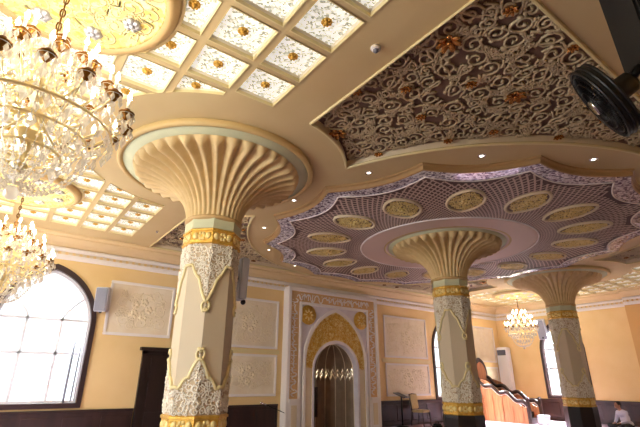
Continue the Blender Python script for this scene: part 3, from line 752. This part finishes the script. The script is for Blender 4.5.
for s in (-1, 1):
    MB().bbox((s*1.135-.11, F0-.03, .03), (s*1.135+.11, F0+.04, 1.9), .01).build('jamb_panel', 'cream', mh)
arch_strip('opening_moulding', a3, a4, F0-.06, F0+.2, 'mihrab_white')
# the niche: a half-round recess under a pointed half dome
NN = 16; mb = MB(); hw, dep = 0.95, 0.95
def nich_pt(q, z):
    return (-hw*cos(q), F0+.2+dep*sin(q), z)
lv = [0.0, 0.6, 1.2, 1.75]
for z in lv:
    for k in range(NN+1): mb.v.append(nich_pt(pi*k/NN, z))
for u in range(1, 9):
    f = u/8; R = (hw*hw+.93*.93)/(2*hw); am = math.acos((R-hw)/R); sc = max(0.02, (hw-R+R*cos(am*f))/hw); z = 1.75+R*sin(am*f)
    for k in range(NN+1): q = pi*k/NN; mb.v.append((-hw*sc*cos(q), F0+.2+dep*sc*sin(q), z))
L_ = len(lv)+8
for a in range(L_-1):
    for k in range(NN): mb.f.append((a*(NN+1)+k, a*(NN+1)+k+1, (a+1)*(NN+1)+k+1, (a+1)*(NN+1)+k)); mb.sm.append(False)
nb = mb.build('niche', 'mihrab_niche', mh)
mb = MB()
for k in range(0, NN+1, 2):                            # ribs of the half dome and joints of the wall
    P = [mb_ for mb_ in [nb.data.vertices[a*(NN+1)+k].co*1 for a in range(L_)]]
    mb.tube([Vector((p.x*.98, p.y-.01, p.z)) for p in P], 0.016, 4)
mb.build('rib', 'cream', nb)
mb = MB(); P = []
for k in range(33): q = pi*k/32; x, y, z = nich_pt(q, 1.62+(0.12 if k % 2 else -0.08)); P.append((x*.97, y-.02, z))
mb.tube(P, 0.035, 4); P2 = [(x, y, z+.15) for x, y, z in P]; mb.tube(P2, .02, 4); mb.build('zigzag_band', 'cream', nb)
MB().box((-.05, F0+1.09, .35), (.05, F0+1.14, 1.3)).build('inner_slot', 'wood_dark', nb)
MB().box((-.93, F0+.18, 0.0), (.93, F0+1.1, .03)).build('niche_floor', 'wood_dark', nb)

# ------------------------------------------------------------------ chandeliers
def crystal_drop(mb, p, s):
    x, y, z = p; vs = [(x, y, z)]
    for k in range(5): q = k*2*pi/5; vs.append((x+s*.42*cos(q), y+s*.42*sin(q), z-s*.9))
    vs.append((x, y, z-1.7*s)); mb.add(vs, [(0, k+1, (k+1) % 5+1) for k in range(5)]+[(6, (k+1) % 5+1, k+1) for k in range(5)])
def strand(P, s): 
    mb = MB().tube(P, .0035, 4)
    for p in P:
        x, y, z = p; mb.add([(x, y, z+s), (x+s, y, z), (x, y+s, z), (x-s, y, z), (x, y-s, z), (x, y, z-s)], [(0, 1, 2), (0, 2, 3), (0, 3, 4), (0, 4, 1), (5, 2, 1), (5, 3, 2), (5, 4, 3), (5, 1, 4)])
    return mb
def chandelier(lab, loc):
    # origin at the ceiling canopy; hangs down about 2.2 m
    t = thing('crystal_chandelier', lab, 'chandelier', loc, 0, 'crystal chandeliers')
    mb = MB()
    for k in range(9):
        z = -0.14-.075*k; mb.tube([(0.022*cos(a*pi/4)*(k % 2), 0.022*cos(a*pi/4)*(1-k % 2), z+.046*sin(a*pi/4)) for a in range(8)], 0.008, 5, closed=True)
    mb.tube([(0, 0, -.1), (0, 0, -.85)], .007, 5); mb.build('chain', 'brass_dark', t)
    MB().lathe([(0, -.74), (.03, -.75), (.035, -.82), (.02, -.86), (.06, -.93), (.025, -1.0), (.02, -1.1), (.07, -1.16), (.1, -1.22), (.05, -1.3), (.03, -1.45), (.09, -1.52), (.12, -1.6), (.05, -1.7), (.03, -1.8), (.07, -1.86), (0, -1.92)], 16).build('stem', 'brass', t)
    cup0 = None
    for n, R, z, rise, off in ((16, .74, -1.42, .12, 0), (12, .54, -1.15, .1, .13), (8, .30, -.92, .08, .2)):
        arm0 = None
        for k in range(n):
            q = 2*pi*k/n+off
            if arm0 is None:
                P = []
                for a in range(13):
                    u = a/12; P.append((0.04+(R-.04)*u, 0, z-.16*sin(pi*u)+rise*max(0, u-.6)/.4+.05*(1-u)))
                b = MB().tube(P, [.012-.004*a/12 for a in range(13)], 6)
                b.tube([(R*.45+.06*cos(a*.6)*(1-a/14), 0, z-.06+.06*sin(a*.6)*(1-a/14)) for a in range(12)], .007, 4)
                arm = b.build('arm', 'brass', t); ex, ez = P[-1][0], P[-1][2]
                c = MB().lathe([(.012, -.05), (.03, -.03), (.02, -.015), (.066, .005), (.072, .016), (.03, .012), (.026, .03), (.026, .055), (0, .055)], 12).build('cup', 'brass_dark', arm, (ex, 0, ez))
                cd = MB().lathe([(.014, .05), (.014, .14), (0, .14)], 8).build('candle', 'candle', arm, (ex, 0, ez))
                bl = MB().lathe([(.004, .135), (.017, .155), (.019, .175), (.01, .205), (.002, .225)], 8).build('bulb', 'bulb', arm, (ex, 0, ez))
                b = MB()
                b.tube([(ex+.065*cos(a*pi/6), .065*sin(a*pi/6), ez-.002) for a in range(12)], .003, 4, closed=True).tube([(ex-.065, 0, ez-.002), (ex+.065, 0, ez-.002)], .003, 4).tube([(ex, 0, ez), (ex, 0, ez-.055)], .003, 4)
                for a in range(6):
                    qq = a*pi/3; crystal_drop(b, (ex+.065*cos(qq), .065*sin(qq), ez), .05)
                crystal_drop(b, (ex, 0, ez-.05), .08)
                b.tube([(P[a][0], .02*(-1)**(a//2)*(a % 2 == 0), P[a][2]-.012) for a in range(4, 13)]+[(ex, 0, ez-.05)], .003, 4)
                for a in (4, 6, 8, 10): crystal_drop(b, (P[a][0], .02*(-1)**(a//2), P[a][2]-.01), .06)
                b.build('crystal_pendants', 'crystal', arm)
                arm0 = arm; ar = arm
            else: ar = copy_tree(arm0, t)
            ar.rotation_euler = (0, 0, q)
    # swags between arms and the bowl of strands below
    for n, R, z, R2, z2, sag, s, nb in ((16, .74, -1.36, .54, -1.10, .1, .013, 12), (12, .54, -1.10, .30, -.88, .08, .012, 10), (10, .30, -.88, .05, -.76, .05, .012, 9), (20, .62, -1.52, .06, -2.02, .18, .017, 14), (14, .40, -1.56, .04, -1.90, .12, .015, 9)):
        s0 = None
        for k in range(n):
            if s0 is None:
                P = [(R+(R2-R)*u, 0, z+(z2-z)*u-sag*sin(pi*u)) for u in [a/nb for a in range(nb+1)]]
                s0 = strand(P, s).build('crystal_strand', 'crystal', t); x = s0
            else: x = s0.copy(); col.objects.link(x); x.parent = t
            x.rotation_euler = (0, 0, 2*pi*k/n)
    s0 = None
    for R, z, n in ((.64, -1.56, 26), (.46, -1.66, 20), (.28, -1.80, 12)):
        rg = MB().tube([(R*cos(a*2*pi/40), R*sin(a*2*pi/40), z+.05) for a in range(40)], .012, 5, closed=True).build('ring', 'brass', t)
        for k in range(n):
            p = (R*cos(2*pi*k/n), R*sin(2*pi*k/n), z+.04)
            if s0 is None: b = MB(); crystal_drop(b, (0, 0, 0), .075); s0 = b.build('crystal_drop', 'crystal', rg, p)
            else: x = s0.copy(); col.objects.link(x); x.parent = rg; x.location = p
    MB().ball((0, 0, -2.08), .055, 10, 8).build('crystal_ball', 'crystal', t)
    return t
ch = chandelier('largest nearest crystal chandelier with gilt arms, at the upper left', (ROS[0][0], ROS[0][1], H-.05))
for p, lab in (((ROS[1][0], ROS[1][1], H-.05), 'crystal chandelier hanging in front of the arched window at left'), ((ROS[2][0], ROS[2][1], H-.05), 'small distant lit crystal chandelier near the right wall')):
    o = copy_tree(ch); o.location = p; o['label'] = lab; o.scale = (.8, .8, 1.0) if p[0] > 9 else (.95, .95, 1.04)
ch.scale = (.9, .9, 1.0)

# ------------------------------------------------------------------ loudspeakers, air conditioner
def speaker(lab, loc, rz, tilt, wd=.26, hh=.62, dp=.24, face='grille', gap=.12):
    t = thing('wall_loudspeaker', lab, 'loudspeaker', loc, rz, None)
    m = Matrix.Rotation(tilt, 4, 'X')
    MB().bbox((-wd/2, -dp-gap, -hh/2), (wd/2, -gap, hh/2), .02, m).build('cabinet', 'speaker', t)
    MB().bbox((-wd/2+.02, -dp-gap-.015, -hh/2+.02), (wd/2-.02, -dp-gap+.002, hh/2-.02), .008, m).build('grille', face, t)
    MB().box((-.03, -gap-.02, -.03), (.03, 0, .03)).box((-.06, -.012, -.1), (.06, 0, .1)).build('bracket', 'black', t)
    MB().ball((0, -dp*.6-.1, -hh/2-.03), .045, 8, 6).build('swivel_knob', 'black', t)
    return t
speaker('pale grey loudspeaker on the yellow wall between the arched window and the framed panel', (2.22, WY, 3.42), rad(-28), rad(8), .3, .6)
speaker('narrow pale loudspeaker fixed to the right flank of the nearest column', (C1[0]+.47, C1[1]+.04, 3.08), rad(90), rad(2), .24, .7, .13, 'speaker', .05)
speaker('tilted grey loudspeaker above the narrow window on the right wall', (WX-.06, 9.95, 3.78), rad(-90)+rad(10), rad(20), .36, .86, .26)
ac = thing('air_conditioner', 'tall white air conditioner cabinet in the far right corner', 'air conditioner', (WX-.08, 11.93, 0), rad(-90))
MB().bbox((-.26, -.36, .86), (.26, -0.0, 3.02), .03).build('cabinet', 'ac', ac)
MB().box((-.21, -.372, 2.66), (.21, -.355, 2.9)).build('display_grille', 'ac_dark', ac)
mb = MB()
for k in range(7): mb.box((-.2, -.376, 1.9+k*.08), (.2, -.355, 1.93+k*.08))
mb.build('louvre', 'ac', ac)
MB().bbox((-.25, -.34, 0), (.25, 0, .86), .02).build('plinth', 'wood_dark', ac)

# ------------------------------------------------------------------ stepped pulpit (minbar)
mn = thing('stepped_pulpit', 'oak stepped pulpit with dark wavy handrails in the far corner', 'pulpit', (17.3, WY-.12, 0))
LY, W_ = 2.35, 0.95                                    # runs from the wall towards -y
side = [(0, 0), (LY, 0), (LY, .52), (LY-.25, .62), (1.55, .98), (1.1, 1.22), (.75, 1.5), (.4, 1.62), (0, 1.62)]
for x in (0, W_-.05):
    sp = MB().prism(side, lambda s, z: (x, -s, z), lambda s, z: (x+.05, -s, z)).build('side_panel', 'wood', mn)
    for a in (.42, .84, 1.26, 1.68, 2.08): MB().box((x-.012, -a-.015, .02), (x+.062, -a+.015, .62 if a > 1.6 else .95)).build('batten', 'wood', sp)
    P = []
    for k in range(41):
        u = k/40; s = LY*u; z = 1.72-(1.1*u)+.07*sin(u*pi*7)-.05*sin(u*pi*2); P.append((x+.025, -s, z))
    mb = MB(); mb.tube(P, .075, 6); hr = mb.build('handrail', 'wood_dark', mn)
    MB().tube([(px-.0, py, pz-.10) for px, py, pz in P], .03, 5).build('light_edge', 'white', hr)
    MB().bbox((x-.03, -LY-.05, 0), (x+.09, -LY+.07, .82), .015).ball((x+.03, -LY+.01, .88), .075, 8, 6).build('newel_post', 'wood_dark', mn)
for k in range(6):
    MB().box((.05, -LY+.32*k, 0), (W_-.05, -LY+.32*(k+1), .2+.2*k)).build('step', 'wood_dark', mn)
bk = arch(W_/2, 1.2, .5, 1.85, 2.5, 10)
MB().prism(bk, lambda x, z: (x, -.12, z), lambda x, z: (x, -.04, z)).build('pointed_back', 'wood_dark', mn)
MB().prism(arch(W_/2, 1.3, .38, 1.82, 2.33, 10), lambda x, z: (x, -.135, z), lambda x, z: (x, -.12, z)).build('back_carving', 'wood', mn)
bx = thing('storage_box', 'small white box on the floor at the foot of the pulpit stairs', 'box', (17.6, 9.4, 0))
MB().bbox((-.2, -.15, 0), (.2, .15, .30), .015).build('body', 'ac', bx); MB().bbox((-.21, -.16, .26), (.21, .16, .33), .012).build('lid', 'speaker', bx)

# ------------------------------------------------------------------ chair, lectern, microphone stand, bag
chr_ = thing('upholstered_chair', 'cream upholstered chair with dark legs by the wall right of the mihrab', 'chair', (13.35, 11.72, 0), rad(8))
chr_.scale = (1.06, 1.06, 1.06)
MB().bbox((-.24, -.24, .42), (.24, .24, .50), .03).build('seat', 'cushion', chr_)
m = Matrix.Translation((0, .22, .46)) @ Matrix.Rotation(rad(-8), 4, 'X')
MB().bbox((-.23, -.03, .06), (.23, .04, .56), .03, m).build('backrest', 'cushion', chr_)
for sx in (-1, 1):
    MB().tube([(sx*.21, -.21, .43), (sx*.22, -.23, 0)], [.02, .016], 6).build('leg', 'wood_dark', chr_)
    MB().tube([(sx*.22, .30, .98), (sx*.21, .21, .43), (sx*.22, .26, 0)], [.018, .02, .016], 6).build('leg', 'wood_dark', chr_)
MB().tube([(-.22, .30, .98), (0, .31, 1.01), (.22, .30, .98)], .018, 6).build('top_rail', 'wood_dark', chr_)
lc = thing('lectern_stand', 'slim black lectern stand with sloping top right of the mihrab', 'lectern', (12.45, 11.8, 0), rad(25))
MB().tube([(0, 0, .02), (0, 0, 1.0)], .028, 8).build('post', 'black_metal', lc)
MB().lathe([(.22, 0), (.22, .02), (.04, .05), (0, .05)], 20).build('foot', 'black_metal', lc)
m = Matrix.Translation((0, 0, 1.03)) @ Matrix.Rotation(rad(22), 4, 'X'); MB().bbox((-.3, -.22, -.012), (.3, .22, .012), .008, m).bbox((-.3, -.235, 0), (.3, -.215, .05), .006, m).build('top', 'wood_dark', lc)
ms = thing('microphone_stand', 'black boom microphone stand on the floor left of the mihrab', 'microphone stand', (7.15, 11.75, 0), rad(-10))
MB().tube([(0, 0, .1), (0, 0, .78)], .014, 6).build('pole', 'black_metal', ms)
for k in range(3):
    q = k*2*pi/3+.5; MB().tube([(0, 0, .16), (.28*cos(q), .28*sin(q), .012)], .011, 6).build('leg', 'black_metal', ms)
MB().tube([(.28, 0, .62), (-.32, 0, .86)], .011, 6).build('boom', 'black_metal', ms)
MB().tube([(-.30, 0, .85), (-.42, 0, .895)], .022, 8).ball((-.45, 0, .905), (.045, .03, .03), 8, 6).build('microphone', 'chrome', ms)
bg_ = thing('bag', 'small black bag on the carpet left of the foot of the middle column', 'bag', (12.55, 10.35, 0))
MB().bbox((-.17, -.12, 0), (.17, .12, .2), .05).build('body', 'black_matt', bg_); MB().tube([(-.08, 0, .19), (-.06, 0, .26), (.06, 0, .26), (.08, 0, .19)], .014, 6).build('handle', 'black_matt', bg_)

# ------------------------------------------------------------------ wall fan and the black loudspeaker it hangs by, upper right
def basis(o, n, up):
    n = Vector(n).normalized(); u = Vector(up); u = (u-n*u.dot(n)).normalized(); v = n.cross(u)
    return Matrix(((u.x, v.x, n.x, o[0]), (u.y, v.y, n.y, o[1]), (u.z, v.z, n.z, o[2]), (0, 0, 0, 1)))

hs = thing('hanging_loudspeaker', 'large black box loudspeaker tilted under the ceiling, at the top right edge', 'loudspeaker', (3.754, 0.616, 3.862))
e2 = Vector((-.476, -.07, .876)).normalized(); e1 = Vector((.21, -.18, .05)); e1 = (e1-e2*e1.dot(e2)).normalized(); e3 = e1.cross(e2)
if e3.dot(Vector((.8, .2, .5))) < 0: e3 = -e3
BX = Matrix(((e1.x, e2.x, e3.x, 0), (e1.y, e2.y, e3.y, 0), (e1.z, e2.z, e3.z, 0), (0, 0, 0, 1)))
MB().bbox((0, 0, 0), (.46, .80, .36), .02, BX).build('cabinet', 'black', hs)
MB().bbox((.03, .03, -.012), (.43, .77, .005), .006, BX).build('grille', 'black_matt', hs)
q = BX @ Vector((.23, .7, .3)); MB().tube([q, Vector((q.x, q.y, H-3.862))], .025, 8).lathe([(.09, 0), (.09, -.015), (0, -.015)], 16, (q.x, q.y, H-3.862)).build('ceiling_bracket', 'black_metal', hs)
fan = thing('wall_fan', 'black wire-guard fan seen nearly edge-on below the hanging black loudspeaker', 'fan', (3.595, 0.975, 3.636))
FM = basis((0, 0, 0), (-.2396, .8706, -.4297), (.726, -.224, -.65))
R0 = .33; mb = MB()
for z, r in ((.045, R0), (-.045, R0), (.0, R0+.008)):
    mb.tube([FM @ Vector((r*cos(k*pi/24), r*sin(k*pi/24), z)) for k in range(48)], .012, 6, closed=True)
mb.lathe([(R0, -.045), (R0+.006, 0), (R0, .045)], 48, mtx=FM, capped=False); mb.build('guard_ring', 'black', fan)
for nm, s in (('front_guard', 1), ('rear_guard', -1)):
    mb = MB()
    for k in range(60):
        q = k*2*pi/60; mb.tube([FM @ Vector((r*cos(q+.5*(1-r/R0)), r*sin(q+.5*(1-r/R0)), s*(.045+.045*(1-(r/R0)**2)))) for r in (.07, .16, .25, R0)], .0035, 4)
    for r in (.07, .15, .23, .29): mb.tube([FM @ Vector((r*cos(k*pi/16), r*sin(k*pi/16), s*(.045+.045*(1-(r/R0)**2)))) for k in range(32)], .005, 4, closed=True)
    mb.build(nm, 'black_metal', fan)
hub = MB().lathe([(0, .075), (.05, .07), (.06, .035), (.06, -.03), (0, -.03)], 20, mtx=FM).build('hub', 'black', fan)
MB().lathe([(.0, .105), (.06, .102), (.075, .09), (.07, .086), (0, .088)], 20, mtx=FM).build('badge', 'chrome', fan)
for k in range(5):
    mb = MB(); vs = []
    for a in range(7):
        for b in range(5):
            r = .05+.26*a/6; q = k*2*pi/5+(b/4-.5)*(.5+.45*sin(pi*a/6))+.25*a/6; vs.append(FM @ Vector((r*cos(q), r*sin(q), .035-.05*b/4)))
    top = [(a*5+b, a*5+b+1, (a+1)*5+b+1, (a+1)*5+b) for a in range(6) for b in range(4)]
    n_ = FM.to_3x3() @ Vector((0, 0, 1)); vs2 = [v+n_*.006 for v in vs]
    mb.add(vs, top, True).add(vs2, top, True).build('blade', 'black', fan)
MB().lathe([(0, -.03), (.085, -.04), (.095, -.10), (.09, -.22), (.06, -.25), (0, -.25)], 20, mtx=FM).build('motor', 'black', fan)
MB().tube([FM @ Vector((0, 0, -.2)), FM @ Vector((-.06, .05, -.30)), BX @ Vector((.15, -.02, .12))+Vector((.159, -.359, .226))], .035, 8).build('bracket', 'black_metal', fan)

# ------------------------------------------------------------------ the person sitting on the carpet
def capsule(mb, a, b, ra, rb, n=10):
    a, b = Vector(a), Vector(b); mb.ball(a, ra, n, 8); mb.ball(b, rb, n, 8); mb.tube([a, a.lerp(b, .5), b], [ra, (ra+rb)/2, rb], n)
def fuse(mb, name, m, parent, vox):
    o = mb.build(name, m, parent); md = o.modifiers.new('fuse', 'REMESH'); md.mode = 'VOXEL'; md.voxel_size = vox; md.use_smooth_shade = True
    sm = o.modifiers.new('soft', 'SMOOTH'); sm.iterations = 4; sm.factor = .4
    bpy.context.view_layer.update(); me = bpy.data.meshes.new_from_object(o.evaluated_get(bpy.context.evaluated_depsgraph_get()))
    o.modifiers.clear(); o.data = me; me.materials.clear(); me.materials.append(M[m])
    for p in me.polygons: p.use_smooth = True
    return o
# faces +x in its own frame, legs folded in front, leaning forward
pe = thing('person', 'person in pale lilac shirt and black trousers sitting cross-legged on the carpet', 'person', (17.9, 6.72, 0), rad(150))
mb = MB()
mb.ball((-.02, 0, .16), (.17, .19, .13), 14, 10); mb.ball((.03, 0, .36), (.12, .16, .18), 14, 10); mb.ball((.10, 0, .53), (.11, .19, .12), 14, 10)
capsule(mb, (.13, 0, .60), (.17, 0, .70), .055, .052)
mb.ball((.20, 0, .78), (.098, .078, .118), 16, 12); mb.ball((.265, 0, .735), (.045, .048, .05), 10, 8)        # skull and jaw
mb.ball((.302, 0, .775), (.02, .014, .026), 8, 6); mb.ball((.295, 0, .735), (.016, .028, .009), 8, 6)         # nose, mouth
for s in (-1, 1):
    mb.ball((.19, s*.08, .775), (.022, .012, .032), 8, 6); mb.ball((.287, s*.033, .80), (.012, .018, .010), 8, 6)   # ears, brows
    capsule(mb, (.10, s*.18, .56), (.16, s*.24, .32), .052, .042); capsule(mb, (.16, s*.24, .32), (.34, s*.12, .235), .040, .028)
    mb.ball((.375, s*.10, .225), (.045, .036, .018), 8, 6)
    for k in range(4): capsule(mb, (.40, s*(.075+.018*k), .228), (.44+.012*(k in (1, 2)), s*(.06+.02*k), .205), .010, .008, 6)
    capsule(mb, (.36, s*.075, .235), (.40, s*.045, .215), .011, .009, 6)
    capsule(mb, (0, s*.11, .14), (.40, s*.30, .15), .095, .062); capsule(mb, (.40, s*.30, .14), (.30, -s*.06, .075), .060, .045); capsule(mb, (.30, -s*.06, .06), (.38, -s*.16, .045), .04, .03)
body = fuse(mb, 'body', 'skin', pe, .011)
mb = MB(); mb.ball((-.02, 0, .20), (.178, .20, .12), 14, 10); mb.ball((.03, 0, .36), (.132, .175, .19), 14, 10); mb.ball((.10, 0, .53), (.123, .20, .125), 14, 10)
for s in (-1, 1): capsule(mb, (.10, s*.18, .56), (.16, s*.24, .32), .064, .055); capsule(mb, (.16, s*.24, .32), (.30, s*.143, .25), .053, .042)
fuse(mb, 'shirt', 'shirt', pe, .014)
mb = MB(); mb.ball((-.02, 0, .13), (.188, .205, .125), 14, 10)
for s in (-1, 1): capsule(mb, (0, s*.11, .14), (.40, s*.30, .15), .105, .074); capsule(mb, (.40, s*.30, .14), (.30, -s*.06, .078), .072, .056)
fuse(mb, 'trousers', 'trouser', pe, .014)
mb = MB(); mb.ball((.175, 0, .805), (.105, .088, .112), 16, 12); fuse(mb, 'hair', 'hair', pe, .012)
for s in (-1, 1): MB().ball((.290, s*.033, .785), .010, 8, 6).build('eye', 'black', pe)
